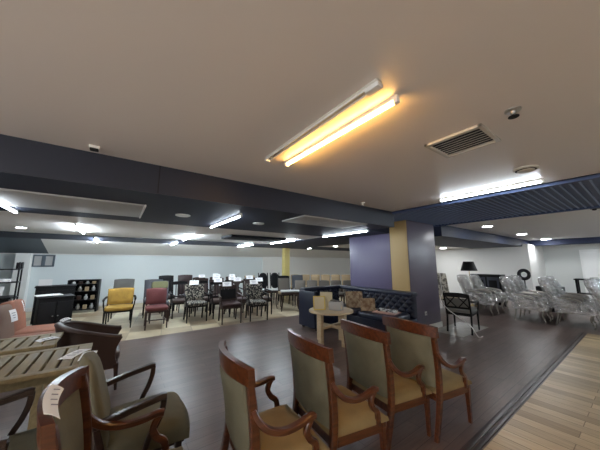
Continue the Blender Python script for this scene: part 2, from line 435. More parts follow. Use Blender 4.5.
# air grille
t = thing('air_vent', 'square louvred air vent in the ceiling right of the warm tube', 'vent', (2.245, .80, 2.5))
bm = NB()
for s in (-1, 1):
    box(bm, (s * .19, 0, -.01), (.03, .42, .02), .003); box(bm, (0, s * .195, -.01), (.41, .03, .02), .003)
obj('frame', bm, 'ventm', t)
bm = NB(); box(bm, (0, 0, -.001), (.36, .36, .002)); obj('duct_back', bm, 'dark', t)
bm = NB()
for i in range(8):
    box(bm, (-.155 + i * .044, 0, -.010), (.017, .36, .003), 0, Matrix.Rotation(R(-30), 4, 'Y'))
obj('louvre', bm, 'ventm', t)
t = thing('sprinkler', 'small chrome sprinkler on the ceiling above the air vent', 'sprinkler', (2.03, .41, 2.5))
bm = NB(); lathe(bm, [(.045, 0), (.045, -.008), (.016, -.012), (.014, -.03), (.004, -.032)], 16); obj('body', bm, 'alu', t)
bm = NB(); lathe(bm, [(.004, -.03), (.004, -.045), (.030, -.046), (.030, -.050), (.003, -.051)], 16); obj('deflector', bm, 'dark', t)
t = thing('smoke_detector', 'flat round detector on the ceiling above the white tube', 'smoke detector', (3.45, .66, 2.5))
bm = NB(); lathe(bm, [(.105, 0), (.105, -.014), (.075, -.024), (.07, -.032), (.01, -.034)], 24); obj('body', bm, 'ventm', t)
bm = NB(); lathe(bm, [(.090, -.0205), (.086, -.023), (.080, -.025)], 24); obj('slot', bm, 'dark', t)
t = thing('ceiling_sensor', 'small black and white sensor on the ceiling beside the left beam', 'sensor', (-.25, 2.70, 2.5))
bm = NB(); box(bm, (0, 0, -.012), (.075, .06, .024), .004); obj('base', bm, 'white', t)
bm = NB(); box(bm, (0, -.005, -.032), (.06, .05, .018), .006); obj('lens', bm, 'dark', t)
t = thing('ceiling_sprinkler', 'small pale sprinkler on the ceiling beside the beam, left of the column', 'sprinkler', (3.24, 2.70, 2.5))
bm = NB(); lathe(bm, [(.04, 0), (.04, -.008), (.014, -.014), (.012, -.034), (.003, -.036)], 16); obj('body', bm, 'white', t)
bm = NB(); lathe(bm, [(.003, -.034), (.024, -.046), (.024, -.05), (.003, -.051)], 16); obj('deflector', bm, 'alu', t)
# flush panels in the beam soffit
t = thing('ceiling_panel', 'long grey white access panel in the navy beam at the left', 'panel', (-1.02, 3.97, 2.2))
for x0, x1 in ((-1.2, -.22), (-.20, 1.22)):
    bm = NB(); box(bm, ((x0 + x1) / 2, 0, -.01), (x1 - x0, .94, .02), .003); obj('board', bm, 'panel', t)
bm = NB(); box(bm, (1.232, 0, -.016), (.02, .96, .03), .003); obj('edge_strip', bm, 'white', t)
t = thing('ceiling_panel', 'grey white pair of boards in the navy beam right of the middle tube', 'panel', (2.86, 3.2, 2.2))
for x0, x1 in ((-.70, -.01), (.01, .72)):
    bm = NB(); box(bm, ((x0 + x1) / 2, 0, -.01), (x1 - x0, .62, .02), .003); obj('board', bm, 'panel', t)
bm = NB(); box(bm, (3.0, 6.3, 2.165), (1.6, .75, .06), .01); tag(obj('duct_panel', bm, 'dark'), 'black flat panel hanging under the white back ceiling', 'panel')
t = thing('ceiling_track', 'dark thin track on the white ceiling at the right edge', 'track', (6.95, .28, 2.5))
bm = NB(); box(bm, (0, -.2, -.015), (.05, .9, .03), .005); obj('rail', bm, 'blackm', t)
bm = NB(); lathe(bm, [(.03, -.03), (.03, -.05), (.015, -.055)], 12, (0, .2, 0)); obj('hook', bm, 'blackm', t)

# ------------------------------------------------------------------ foreground armchairs: curved mahogany rail, upholstered back
def bowx(y): return -.068 * (1 - (y / .3) ** 2)
def make_armchair(name, label, group, carved=False):
    t = thing(name, label, 'armchair', (0, 0, 0), 0, group)
    for s in (-1, 1):
        bm = NB()   # rear leg runs up as the back post
        pts = smooth_path([(-.035, s * .245, 0), (.02, s * .25, .2), (.052, s * .252, .40), (.045, s * .255, .60), (.018, s * .258, .80), (.000, s * .258, .90)], 4)
        n = len(pts)
        sweep(bm, pts, [(.034 + .008 * math.sin(PI * i / (n - 1)), .034 + .018 * math.sin(PI * i / (n - 1))) for i in range(n)], 'rect', (0, 1, 0))
        obj('back_post', bm, 'mah', t)
        bm = NB()
        sweep(bm, [(.500, s * .255, 0), (.495, s * .258, .2), (.49, s * .258, .34)], [(.028, .028), (.036, .036), (.046, .046)], 'rect', (0, 1, 0))
        obj('leg', bm, 'mah', t)
        bm = NB()   # scrolled arm
        pts = smooth_path([(.030, s * .262, .705), (.055, s * .278, .655), (.11, s * .295, .603), (.20, s * .302, .572), (.30, s * .298, .574), (.38, s * .292, .592), (.415, s * .290, .590)], 4)
        n = len(pts)
        sweep(bm, pts, [(.036 + .014 * (i / (n - 1)), .038 - .006 * (i / (n - 1))) for i in range(n)], 'rect', (0, 1, 0), .35)
        a = obj('arm', bm, 'mah', t)
        bm = NB()
        pts = smooth_path([(.395, s * .29, .585), (.372, s * .289, .55), (.362, s * .286, .51), (.385, s * .282, .465), (.43, s * .276, .425), (.44, s * .270, .33)], 4)
        sweep(bm, pts, (.034, .038), 'rect', (0, 1, 0), .4); obj('arm_support', bm, 'mah', t)
    bm = NB()   # crest rail
    def crest(u, v, w):
        y = -.3 + .6 * u; z0 = .840 + .012 * (1 - (y / .3) ** 2); z1 = .932 + .022 * (1 - (y / .3) ** 2)
        return (bowx(y) - .018 + .038 * w + .01 * (1 - v), y, z0 + (z1 - z0) * v)
    solid(bm, crest, 18, 3); rail = obj('crest_rail', bm, 'mah', t, 40)
    if carved:
        bm = NB()
        for k in range(9):
            y0 = -.25 + k * .055; y1 = y0 + .055
            for za, zb in ((.855, .915), (.915, .855)):
                sweep(bm, [(bowx(y0) + .018, y0, za), (bowx(y1) + .018, y1, zb)], (.006, .008), 'rect')
        for z in (.852, .922):
            sweep(bm, [(bowx(-.27 + .054 * i) + .018, -.27 + .054 * i, z + .015 * (1 - ((-.27 + .054 * i) / .3) ** 2)) for i in range(11)], (.006, .008), 'rect')
        obj('carving', bm, 'mah', rail)
    bm = NB()   # upholstered back
    def back(u, v, w):
        e = 1 - abs(2 * u - 1) ** 6 * 1.0; e2 = 1 - abs(2 * v - 1) ** 6
        hw = .238 + .006 * v; y = (2 * u - 1) * hw; z = .40 + .445 * v
        base = .050 - .045 * v * v + bowx(y) * (.45 + .55 * v)
        puff = .012 + .028 * min(e, e2)
        return (base - puff * .55 if w == 0 else base + puff, y, z)
    solid(bm, back, 20, 12); obj('backrest', bm, 'sage', t, 60)
    bm = NB()   # seat apron
    solid(bm, lambda u, v, w: ((.055 + .455 * u), (2 * v - 1) * (.238 + .038 * u), .278 + .065 * w), 6, 6); obj('seat_frame', bm, 'mah', t)
    bm = NB()
    def seat(u, v, w):
        a, b = 2 * u - 1, 2 * v - 1
        x = .065 + .465 * u; y = b * (.238 + .045 * u)
        ed = (1 - abs(a) ** 5) * (1 - abs(b) ** 5)
        return (x + (.012 * a * (1 - w)), y, .343 + w * (.026 + .050 * ed ** .6) if w else .34)
    solid(bm, seat, 18, 16); obj('seat', bm, 'warm_lit_seat', t, 60)
    return t
gA = 'mahogany armchairs in the front row'
A = make_armchair('mahogany_armchair', 'mahogany armchair with sage back, first of the four from the left in the row', gA)
A.location = (.66, 1.63, 0); A.rotation_euler = (0, 0, R(-5))
dup(A, (1.235, 1.62, 0), R(-6), 'mahogany armchair with sage back, second of the four from the left, before the round table')
dup(A, (1.885, 1.63, 0), R(-6), 'mahogany armchair with sage back, third of the four, overlapping the last chair')
dup(A, (2.38, 1.485, 0), R(-5), 'mahogany armchair with sage back, last of the four at the right end of the row')
A5 = make_armchair('mahogany_armchair', 'mahogany armchair with carved lattice crest rail and folded paper tag, lower left corner', gA, True)
A5.location = (-.125, 1.62, 0); A5.rotation_euler = (0, 0, R(-5))

def make_low_armchair(label):
    t = thing('dark_arm_chair', label, 'armchair', (0, 0, 0), 0, 'olive chairs with straight dark arms')
    bm = NB()
    def back(u, v, w):
        # rounded shield outline
        a = 2 * u - 1; z = .42 + .475 * v
        hw = .268 * (1 - max(0, (v - .45) / .55) ** 2.4 * .62) * (.90 + .10 * min(1, v * 3))
        y = a * hw; ed = (1 - abs(a) ** 4) * (1 - abs(2 * v - 1) ** 6)
        th = .02 + .075 * ed ** .5
        x = .10 - .13 * v - .025 * (1 - a * a)
        return (x - th * .45 if w == 0 else x + th * .55, y, z + .012 * (1 - a * a) * v)
    solid(bm, back, 18, 14); obj('backrest', bm, 'sage', t, 60)
    bm = NB()
    def seat(u, v, w):
        a, b = 2 * u - 1, 2 * v - 1
        ed = (1 - abs(a) ** 5) * (1 - abs(b) ** 5)
        return (.07 + .49 * u + .03 * u * (1 - b * b), b * (.245 + .03 * u), (.40 + .07 * ed ** .5) if w else .335)
    solid(bm, seat, 18, 16); obj('seat', bm, 'sage', t, 60)
    bm = NB(); box(bm, (.31, 0, .325), (.46, .47, .05), .008); obj('seat_frame', bm, 'dkwood', t)
    for s in (-1, 1):
        bm = NB()
        sweep(bm, [(.03, s * .27, .575), (.05, s * .29, .585), (.2, s * .30, .622), (.375, s * .30, .655), (.395, s * .30, .652)], (.045, .036), 'rect', (0, 1, 0), .3); obj('arm', bm, 'dkwood', t)
        bm = NB()
        sweep(bm, smooth_path([(.385, s * .30, .65), (.38, s * .298, .58), (.355, s * .292, .50), (.32, s * .28, .43), (.30, s * .262, .34)], 3), (.03, .032), 'rect', (0, 1, 0)); obj('arm_support', bm, 'dkwood', t)
        bm = NB(); sweep(bm, [(.50, s * .24, 0), (.50, s * .24, .33)], [(.026, .026), (.042, .042)], 'rect', (0, 1, 0)); obj('leg', bm, 'dkwood', t)
        bm = NB(); sweep(bm, [(.0, s * .22, 0), (.06, s * .225, .2), (.085, s * .23, .4), (.04, s * .262, .60)], [(.026, .03), (.034, .038), (.034, .04), (.028, .03)], 'rect', (0, 1, 0)); obj('back_post', bm, 'dkwood', t)
    return t
B = make_low_armchair('olive chair with rounded back and straight dark arms, behind the carved mahogany chair')
B.location = (-.065, 2.24, 0)
dup(B, (-.76, 2.2, 0), R(2), 'olive chair with dark arms, half out of the left edge below the slatted table')

# ------------------------------------------------------------------ slatted outdoor tables
def slat_table(loc, L, W, label):
    t = thing('slatted_table', label, 'table', loc, 0, 'slatted wooden tables')
    bm = NB()
    for s in (-1, 1):
        box(bm, (-L / 2, s * (W / 2 - .035), .725), (L, .07, .03), .004)
    for x in (-.045, -L + .045): box(bm, (x, 0, .7255), (.09, W - .14, .029), .004)
    obj('top_frame', bm, 'slatwood', t)
    bm = NB(); n = int((L - .18) / .082); p = (L - .18) / n
    for i in range(n): box(bm, (-.09 - p * (i + .5), 0, .725), (p - .020, W - .142, .026), .003)
    obj('slat', bm, 'slatwood', t)
    bm = NB(); 
    for s in (-1, 1): box(bm, (-L / 2, s * (W / 2 - .06), .68), (L - .16, .022, .06), .003)
    for x in (-.08, -L + .08): box(bm, (x, 0, .68), (.022, W - .16, .06), .003)
    obj('apron', bm, 'slatwood', t)
    for x in (-.07, -L + .07):
        for s in (-1, 1):
            bm = NB(); box(bm, (x, s * (W / 2 - .06), .355), (.06, .06, .71), .005); obj('leg', bm, 'slatwood', t)
slat_table((-.125, 2.91, 0), 1.5, .68, 'nearer of the two slatted wooden tables, with a paper at its corner')
slat_table((-.42, 3.66, 0), 1.4, .56, 'farther slatted wooden table, between the near table and the salmon chairs')

def card(loc, size, rot, label, bend=0.0, group='paper price tags'):
    t = thing('paper_tag', label, 'paper tag', loc, 0, group); t.rotation_euler = rot
    bm = NB(); sx, sy = size
    solid(bm, lambda u, v, w: ((u - .5) * sx, (v - .5) * sy, bend * (1 - (2 * u - 1) ** 2) + .0015 * w), 8, 2); obj('sheet', bm, 'paper', t)
    if sx * sy > .004:
        bm = NB()
        for k in range(3):
            u = .3 + .2 * k; x = (u - .5) * sx; box(bm, (x, .0, bend * (1 - (2 * u - 1) ** 2) + .0022), (sx * .06, sy * (.6 - .12 * k), .001))
        obj('print', bm, 'ink', t)
    return t
card((-.22, 2.93, .742), (.24, .10), (0, 0, R(62)), 'white paper lying across the near slatted table', .006)
card((-.13, 2.80, .746), (.10, .22), (0, 0, R(-4)), 'white paper at the end of the near slatted table beside the rounded chair', .004)
card((-.50, 3.63, .742), (.16, .12), (0, 0, R(30)), 'white paper on the farther slatted table', .008)
t = thing('paper_tag', 'white paper tag draped along the carved mahogany crest rail', 'paper tag', A5.location, A5.rotation_euler.z, 'paper price tags')
bm = NB()
solid(bm, lambda u, v, w: (bowx(-.25 + .26 * u) - .004 + .052 * v, -.25 + .26 * u - .02 * v, .966 - .022 * v * v + .004 * math.sin(u * 5) + .0015 * w - .016 * (1 - u)), 10, 4); obj('sheet', bm, 'paper', t)
bm = NB()
for k in range(4):
    yy = -.20 + .05 * k; box(bm, (bowx(yy) + .03, yy, .962 - .016 * (.25 - (yy + .0)) / .26 * .2), (.022, .006, .0015), 0, Matrix.Rotation(R(15), 4, 'Y'))
obj('print', bm, 'ink', t)

# ------------------------------------------------------------------ brown tub chair
t = thing('tub_chair', 'brown leather tub chair with a white tag on its back rim', 'armchair', (-.16, 4.2, 0), R(0))
def horseshoe(u):
    # from near arm front, around the back, to far arm front
    a = R(-62) - u * (R(360) - R(124)); 
    return a
def hs(u, off):
    if u < .22: k = u / .22; return Vector((.28 - .32 * k, -.27 - off * 1.0, 0)), k
    if u > .78: k = (1 - u) / .22; return Vector((.28 - .32 * k, .27 + off * 1.0, 0)), k
    a = -PI / 2 - (u - .22) / .56 * PI
    return Vector((-.04 + (.24 + off) * math.cos(a), (.27 + off) * math.sin(a), 0)), 1
bm = NB()
def shell(u, v, w):
    p, k = hs(u, -.035 if w == 0 else .03)
    back = max(0.0, min(1.0, (.25 - p.x) / .52))
    top = .60 + .17 * back ** 1.2
    z = .25 + (top - .25) * v
    fl = 1 + .10 * v * v
    return (p.x * (1 if u < .22 or u > .78 else fl) - .03 * v * back + (.05 * math.sin(v * PI) * (-1) + .01 * v ** 3 if (u < .04 or u > .96) else 0), p.y * (.92 + .08 * v * 1.2), z)
solid(bm, shell, 40, 10); obj('shell', bm, 'leather', t, 50)
bm = NB()
pts = []
for i in range(41):
    u = i / 40; p, k = hs(u, 0); back = max(0.0, min(1.0, (.25 - p.x) / .52)); fl = 1.10 if .22 <= u <= .78 else 1
    pts.append((p.x * fl - .03 * back, p.y * 1.016, .60 + .17 * back ** 1.2 + .008))
sweep(bm, pts, (.085, .05), 'round'); obj('rim_roll', bm, 'leather', t, 60)
bm = NB(); pad(bm, (.03, 0, .36), (.52, .46, .16), .4); obj('seat', bm, 'leather', t, 60)
for x, y in ((.25, -.26), (.25, .26), (-.20, -.18), (-.20, .18)):
    bm = NB(); sweep(bm, [(x + (.02 if x > 0 else -.03), y, 0), (x, y, .30)], [(.026, .026), (.05, .05)], 'rect', (0, 1, 0)); obj('leg', bm, 'dkwood', t)
card((-.455, 4.30, .808), (.09, .15), (0, R(-14), R(20)), 'white tag on the back rim of the brown tub chair', .01)

# ------------------------------------------------------------------ salmon chairs
def salmon(loc, rz, label, m2):
    t = thing('salmon_chair', label, 'chair', loc, rz, 'salmon lounge chairs by the tables')
    bm = NB(); pad(bm, (-.03, 0, .64), (.16, .56, .56), .28, Matrix.Rotation(R(-9), 4, 'Y')); obj('backrest', bm, m2, t, 60)
    bm = NB(); pad(bm, (.31, 0, .40), (.66, .58, .15), .28); obj('seat', bm, 'orange', t, 60)
    bm = NB(); box(bm, (.28, 0, .29), (.60, .54, .10), .01); obj('seat_frame', bm, 'orange', t)
    for x in (0, .53):
        for s in (-1, 1):
            bm = NB(); sweep(bm, [(x, s * .23, 0), (x, s * .23, .25)], [(.03, .03), (.045, .045)], 'rect', (0, 1, 0)); obj('leg', bm, 'dkwood', t)
salmon((-1.22, 5.92, 0), R(-4), 'salmon lounge chair with a tag on its back, behind the slatted tables', 'orange')
salmon((-1.20, 5.28, 0), R(-2), 'salmon and taupe lounge chair cut by the left edge behind the slatted tables', 'taupe')
card((-1.10, 5.62, .86), (.16, .12), (0, R(74), R(8)), 'white tag hanging on the salmon lounge chair farther from the camera', .006)
card((-1.08, 5.12, .80), (.16, .14), (0, R(74), R(-12)), 'white tag hanging on the salmon and taupe chair at the left edge', .006)

# ------------------------------------------------------------------ black case furniture on the left
def cabinet(loc, s, rz, label, group='black cabinets on the left'):
    t = thing('black_cabinet', label, 'cabinet', loc, rz, group); w, d, h = s
    bm = NB(); box(bm, (0, 0, h / 2 + .03), (w, d, h - .08), .006); obj('body', bm, 'black', t)
    bm = NB(); box(bm, (0, 0, h - .005), (w + .04, d + .04, .03), .006); obj('top', bm, 'black', t)
    bm = NB(); box(bm, (0, 0, .035), (w - .06, d - .06, .07)); obj('plinth', bm, 'black', t)
    for k in (-1, 1):
        bm = NB(); box(bm, (k * w / 4, -d / 2 - .008, h / 2), (w / 2 - .03, .016, h - .2), .004); dd = obj('door', bm, 'black', t)
        bm = NB(); lathe(bm, [(.012, 0), (.016, .01), (.004, .02)], 10, (k * .04, -d / 2 - .03, h / 2)); obj('knob', bm, 'alu', dd)
    return t
cabinet((-1.04, 7.75, 0), (.54, .5, .78), R(14), 'black cabinet with papers on its top, behind the salmon chairs')
cabinet((-1.22, 9.0, 0), (.72, .45, .92), R(8), 'taller black cabinet with a white card, beside the black bookcase')
cabinet((-1.95, 7.2, 0), (.7, .5, .86), R(8), 'black cabinet at the left edge below the metal shelf rack')
bm = NB(); box(bm, (-1.15, 7.7, .813), (.42, .28, .02), .003, Matrix.Rotation(R(20), 4, 'Z')); tag(obj('paper_pile', bm, 'paper'), 'flat pile of papers on the nearer black cabinet', 'papers')
card((-1.40, 8.80, 1.025), (.16, .24), (0, R(-75), R(-80)), 'white card standing on the taller black cabinet', 0)
t = thing('bookcase', 'black open bookcase with small goods against the back wall', 'bookcase', (-.78, 10.55, 0), R(-6))
bm = NB()
obj_w = .72
for s in (-1, 1):
    bm = NB(); box(bm, (s * .36, 0, .49), (.05, .34, .98), .004); obj('side_panel', bm, 'black', t)
bm = NB(); box(bm, (0, .16, .5), (.68, .015, .92)); obj('back_panel', bm, 'black', t)
for z in (.08, .36, .62, .84, .97):
    bm = NB(); box(bm, (0, 0, z), (.68, .32, .025), .003); obj('shelf', bm, 'black', t)
ca, sa = math.cos(R(-6)), math.sin(R(-6))
kinds = ['white', 'panel', 'silver', 'paper', 'tanf', 'dkwood']
names = {'white': 'white', 'panel': 'grey', 'silver': 'silver', 'paper': 'pale', 'tanf': 'tan', 'dkwood': 'dark'}
ords = ['first', 'second', 'third', 'fourth']
for zi, (z, lev) in enumerate(((.0925, 'bottom shelf'), (.3725, 'second shelf'), (.6325, 'third shelf'), (.8525, 'top shelf'))):
    for k in range(4):
        lx = -.25 + k * .165; ly = -.10; m = kinds[(zi * 3 + k * 2 + (k > 2)) % 6]
        x = -.78 + lx * ca - ly * sa; y = 10.55 + lx * sa + ly * ca
        lab = '%s ornament on the %s of the black bookcase, %s from the left' % (names[m], lev, ords[k])
        bm = NB()
        if (zi + k) % 2: 
            hh = .09 if zi == 3 else .16
            lathe(bm, [(.03, 0), (.05, hh * .3), (.045, hh * .6), (.02, hh * .8), (.03, hh)], 14)
            nm = 'vase'
        else:
            hh = .08 if zi == 3 else .13
            box(bm, (0, 0, hh / 2), (.10, .08, hh), .012); nm = 'storage_box'
        o = obj(nm, bm, m); o.location = (x, y, z); tag(o, lab.replace('ornament', 'vase' if nm == 'vase' else 'small box'), nm.replace('_', ' '), 'goods on the black bookcase')
t = thing('shelf_rack', 'tall open black metal shelf rack at the left edge', 'shelf rack', (-2.02, 8.35, 0), R(5))
for x in (-.42, .25):
    for y in (-.18, .18):
        bm = NB(); box(bm, (x, y, .76), (.028, .028, 1.52), .003); obj('post', bm, 'blackm', t)
for z in (.3, .75, 1.08, 1.36):
    bm = NB(); box(bm, (-.085, 0, z), (.70, .40, .022), .003); obj('shelf', bm, 'blackm', t)
bm = NB(); box(bm, (-1.78, 8.32, 1.442), (.10, .12, .14), .012); tag(obj('speaker_box', bm, 'black'), 'small black speaker box on top of the metal shelf rack', 'speaker')
bm = NB(); box(bm, (-2.0, 8.24, .88), (.10, .03, .236), .004, Matrix.Rotation(R(6), 4, 'Y')); tag(obj('leaflet_stand', bm, 'paper'), 'tall white leaflet on the middle of the metal shelf rack', 'leaflet')
bm = NB(); box(bm, (-1.95, 8.25, 1.125), (.16, .1, .066), .006); tag(obj('tissue_box', bm, 'paper'), 'low white box on the third level of the metal shelf rack', 'box')

# ------------------------------------------------------------------ background chairs
def gchair(name, label, cat='chair', w=.46, d=.48, h=.95, frame='dkwood', seat='brownf', back='brownf', style='pad', arms=False, group=None, stretch=False, post=.032):
    t = thing(name, label, cat, (0, 0, 0), 0, group); lean = .10
    for s in (-1, 1):
        bm = NB(); sweep(bm, smooth_path([(-.04, s * (w / 2 - .03), 0), (.01, s * (w / 2 - .03), .25), (.02, s * (w / 2 - .03), .45), (-lean, s * (w / 2 - .025), h - .01)], 3), (post, post + .006), 'rect', (0, 1, 0)); obj('back_post', bm, frame, t)
        bm = NB(); sweep(bm, [(d - .03, s * (w / 2 - .02), 0), (d - .03, s * (w / 2 - .02), .40)], [(.026, .026), (.042, .042)], 'rect', (0, 1, 0)); obj('leg', bm, frame, t)
        if arms:
            bm = NB(); sweep(bm, smooth_path([(-.02, s * (w / 2), .68), (.12, s * (w / 2 + .02), .665), (.30, s * (w / 2 + .03), .655), (d - .1, s * (w / 2 + .025), .64)], 3), (.045, .028), 'rect', (0, 1, 0)); obj('arm', bm, frame, t)
            bm = NB(); sweep(bm, smooth_path([(d - .11, s * (w / 2 + .025), .64), (d - .08, s * (w / 2 + .015), .54), (d - .06, s * (w / 2 - .01), .40)], 3), (.028, .032), 'rect', (0, 1, 0)); obj('arm_support', bm, frame, t)
    bm = NB(); box(bm, (d / 2 - .01, 0, .395), (d - .02, w - .03, .06), .005); obj('seat_frame', bm, frame, t)
    bm = NB(); pad(bm, (d / 2, 0, .445), (d, w, .10), .3); obj('seat', bm, seat, t, 60)
    bx = lambda z: .02 - (lean + .02) * (z - .45) / (h - .45)
    if style == 'pad':
        bm = NB()
        def f(u, v, ww):
            a, b = 2 * u - 1, 2 * v - 1; ed = (1 - abs(a) ** 5) * (1 - abs(b) ** 5); z = .50 + (h - .50) * v
            return (bx(z) + (.02 + .03 * ed if ww else -.02 - .012 * ed), a * (w / 2 - .012), z + .015 * (1 - a * a) * v)
        solid(bm, f, 10, 8); obj('backrest', bm, back, t, 60)
    elif style == 'oval':
        bm = NB()
        def f(u, v, ww):
            a = 2 * u - 1; b = 2 * v - 1; k = math.sqrt(max(0, 1 - .92 * abs(b) ** 3)); z = .52 + (h - .54) * v
            ed = (1 - abs(a) ** 4) * (1 - abs(b) ** 4)
            return (bx(z) + (.015 + .025 * ed if ww else -.015), a * (w / 2 - .05) * k, z)
        solid(bm, f, 10, 10); obj('backrest', bm, back, t, 60)
        bm = NB(); pts = []
        for i in range(25):
            q = 2 * PI * i / 24; z = (.52 + h - .02) / 2 + (h - .54) / 2 * math.sin(q); pts.append((bx(z), (w / 2 - .035) * math.copysign(abs(math.cos(q)) ** .7, math.cos(q)), z))
        sweep(bm, pts, (.03, .03), 'round', (1, 0, 0)); obj('back_frame', bm, frame, t)
    elif style in ('x', 'splat', 'slat', 'panel'):
        bm = NB(); solid(bm, lambda u, v, ww: (bx(h - .04) - .015 + .03 * ww, (2 * u - 1) * (w / 2 - .01), h - .085 + .08 * v + .02 * (1 - (2 * u - 1) ** 2) * v), 8, 2); obj('crest_rail', bm, frame, t)
        bm = NB(); sweep(bm, [(bx(.53), -(w / 2 - .03), .53), (bx(.53), w / 2 - .03, .53)], (.025, .04), 'rect', (1, 0, 0)); obj('lower_rail', bm, frame, t)
        if style == 'x':
            bm = NB()
            for q in (-1, 1):
                for s in (-1, 1):
                    sweep(bm, [(bx(.54), q * w * .24 - s * w * .2, .54), (bx(h - .06), q * w * .24 + s * w * .2, h - .06)], (.018, .022), 'rect', (1, 0, 0))
            obj('back_lattice', bm, frame, t)
            bm = NB(); solid(bm, lambda u, v, ww: (bx(.55 + (h - .65) * v) + .008 + .012 * ww, (2 * u - 1) * (w / 2 - .05), .55 + (h - .65) * v), 4, 4); obj('back_pad', bm, back, t)
        elif style == 'splat':
            bm = NB()
            def f(u, v, ww):
                k = .07 + .035 * math.sin(v * PI * 2.2 + .4); z = .53 + (h - .60) * v
                return (bx(z) - .008 + .016 * ww, (2 * u - 1) * k, z)
            solid(bm, f, 4, 14); obj('splat', bm, frame, t)
        elif style == 'slat':
            for k in range(5):
                bm = NB(); yy = (k - 2) * (w - .1) / 4.6; sweep(bm, [(bx(.53), yy, .53), (bx(h - .06), yy, h - .06)], (.022, .014), 'rect', (0, 1, 0)); obj('spindle', bm, frame, t)
        else:
            bm = NB(); solid(bm, lambda u, v, ww: (bx(.52 + (h - .6) * v) + (-.012 if ww == 0 else .03), (2 * u - 1) * (w / 2 - .04), .52 + (h - .6) * v), 4, 6); obj('backrest', bm, back, t)
    if stretch:
        for s in (-1, 1):
            bm = NB(); sweep(bm, [(-.02, s * (w / 2 - .03), .16), (d - .03, s * (w / 2 - .03), .16)], (.02, .02), 'rect'); obj('stretcher', bm, frame, t)
        bm = NB(); sweep(bm, [(.25, -(w / 2 - .03), .16), (.25, w / 2 - .03, .16)], (.02, .02), 'rect'); obj('stretcher', bm, frame, t)
    return t
def put(t, x, y, rz): t.location = (x, y, 0); t.rotation_euler = (0, 0, R(rz)); return t

put(gchair('upholstered_armchair', 'mustard yellow armchair with dark frame, on the tiles left of the red chair', 'armchair', .56, .52, .86, 'black', 'mustard', 'mustard', 'pad', True), .14, 7.84, -93)
put(gchair('dining_chair', 'grey backed dark chair directly behind the mustard armchair', 'chair', .50, .48, 1.04, 'black', 'grey', 'grey', 'pad'), .20, 8.75, -95)
put(gchair('dining_chair', 'red upholstered side chair on the tiles right of the mustard armchair', 'chair', .47, .48, .86, 'maroon', 'red', 'red', 'pad', stretch=True), .86, 7.28, -92)
t = put(gchair('dining_chair', 'dark chair with pale green back pad, behind the red chair', 'chair', .46, .46, 1.0, 'dkwood', 'bluegrey', 'bluegrey', 'pad'), 1.00, 7.95, -92)
bm = NB(); pad(bm, (-.02, 0, .90), (.09, .40, .20), .3, Matrix.Rotation(R(-12), 4, 'Y')); o = obj('head_pad', bm, 'green', t, 60); o['label'] = 'pale green head pad'
put(gchair('dining_chair', 'blue grey chair behind the red chair and the green padded one', 'chair', .5, .48, 1.0, 'black', 'bluegrey', 'bluegrey', 'pad'), .94, 8.78, -92)
gT = 'dark chairs around the patterned chairs'
put(gchair('high_back_chair', 'tall dark high backed chair, left one of the pair behind the red chair', 'chair', .46, .46, 1.08, 'black', 'brownf', 'black', 'pad', group=gT), 1.36, 9.42, -90)
put(gchair('high_back_chair', 'tall dark brown high backed chair, right one of the pair left of the patterned chair', 'chair', .46, .46, 1.10, 'dkwood', 'brownf', 'maroon', 'pad', group=gT), 1.86, 9.0, -92)
put(gchair('patterned_armchair', 'black and cream patterned armchair at the left front of the dark chairs', 'armchair', .52, .5, .91, 'black', 'pat', 'pat', 'pad', True, 'patterned armchairs'), 1.80, 7.46, -93)
put(gchair('patterned_armchair', 'black and cream patterned armchair at the right front of the dark chairs', 'armchair', .50, .5, .91, 'black', 'pat', 'pat', 'pad', True, 'patterned armchairs'), 3.22, 6.66, -100)
put(gchair('leather_armchair', 'dark maroon leather armchair between the two patterned armchairs', 'armchair', .50, .5, .90, 'dkwood', 'maroon', 'black', 'x', True, gT), 2.50, 6.76, -98)
put(gchair('dark_armchair', 'dark armchair half hidden at the left behind the patterned armchair', 'armchair', .48, .48, .95, 'black', 'brownf', 'brownf', 'panel', True, gT), 1.55, 7.95 + .12, -90).location = (2.13, 8.2, 0)
a = gchair('dark_armchair', 'dark chair with a white card, behind the left patterned armchair', 'armchair', .48, .48, .95, 'black', 'brownf', 'black', 'slat', True, gT); put(a, 2.48, 7.55, -94)
b = gchair('dark_chair', 'dark chair with a white card, behind the maroon leather armchair', 'chair', .45, .46, .97, 'dkwood', 'maroon', 'black', 'splat', False, gT); put(b, 3.02, 7.42, -95)
dup(a, (1.545, 8.22, 0), R(-90), 'dark slat chair at the left, between the red chair and the left patterned armchair')
dup(a, (3.66, 7.22, 0), R(-97), 'dark chair with a white card, behind the right patterned armchair')
dup(b, (2.68, 8.36, 0), R(-92), 'dark splat chair with a card, second row behind the left patterned armchair')
dup(a, (3.16, 8.2, 0), R(-94), 'dark slat chair with a card, second row behind the maroon armchair')
dup(b, (3.72, 8.05, 0), R(-96), 'dark splat chair with a card, second row behind the right patterned armchair')
for x, y in ((2.42, 9.1), (2.95, 9.05), (3.45, 8.95), (2.5, 9.8), (3.1, 9.75), (3.7, 9.7)):
    dup(b, (x, y, 0), R(-92), 'dark wooden chair in the last rows of the dark chairs near the back wall', 'dark chairs in the last rows')
put(gchair('brown_chair', 'brown backed chair behind the right patterned armchair, near the back wall', 'chair', .5, .48, .96, 'dkwood', 'brownf', 'brownf', 'pad'), 4.10, 8.75, -98)
put(gchair('tan_chair', 'tan backed chair left of the tall carved pair', 'chair', .44, .46, .98, 'dkwood', 'tanf', 'tanf', 'pad'), 4.45, 9.65, -98)
c = put(gchair('carved_chair', 'tall dark chair with oval back, left one of the carved pair', 'chair', .42, .48, 1.12, 'black', 'brownf', 'black', 'oval', False, 'tall oval backed pair'), 4.72, 9.0, -100)
dup(c, (5.18, 8.88, 0), R(-102), 'tall dark chair with oval back, right one of the carved pair')
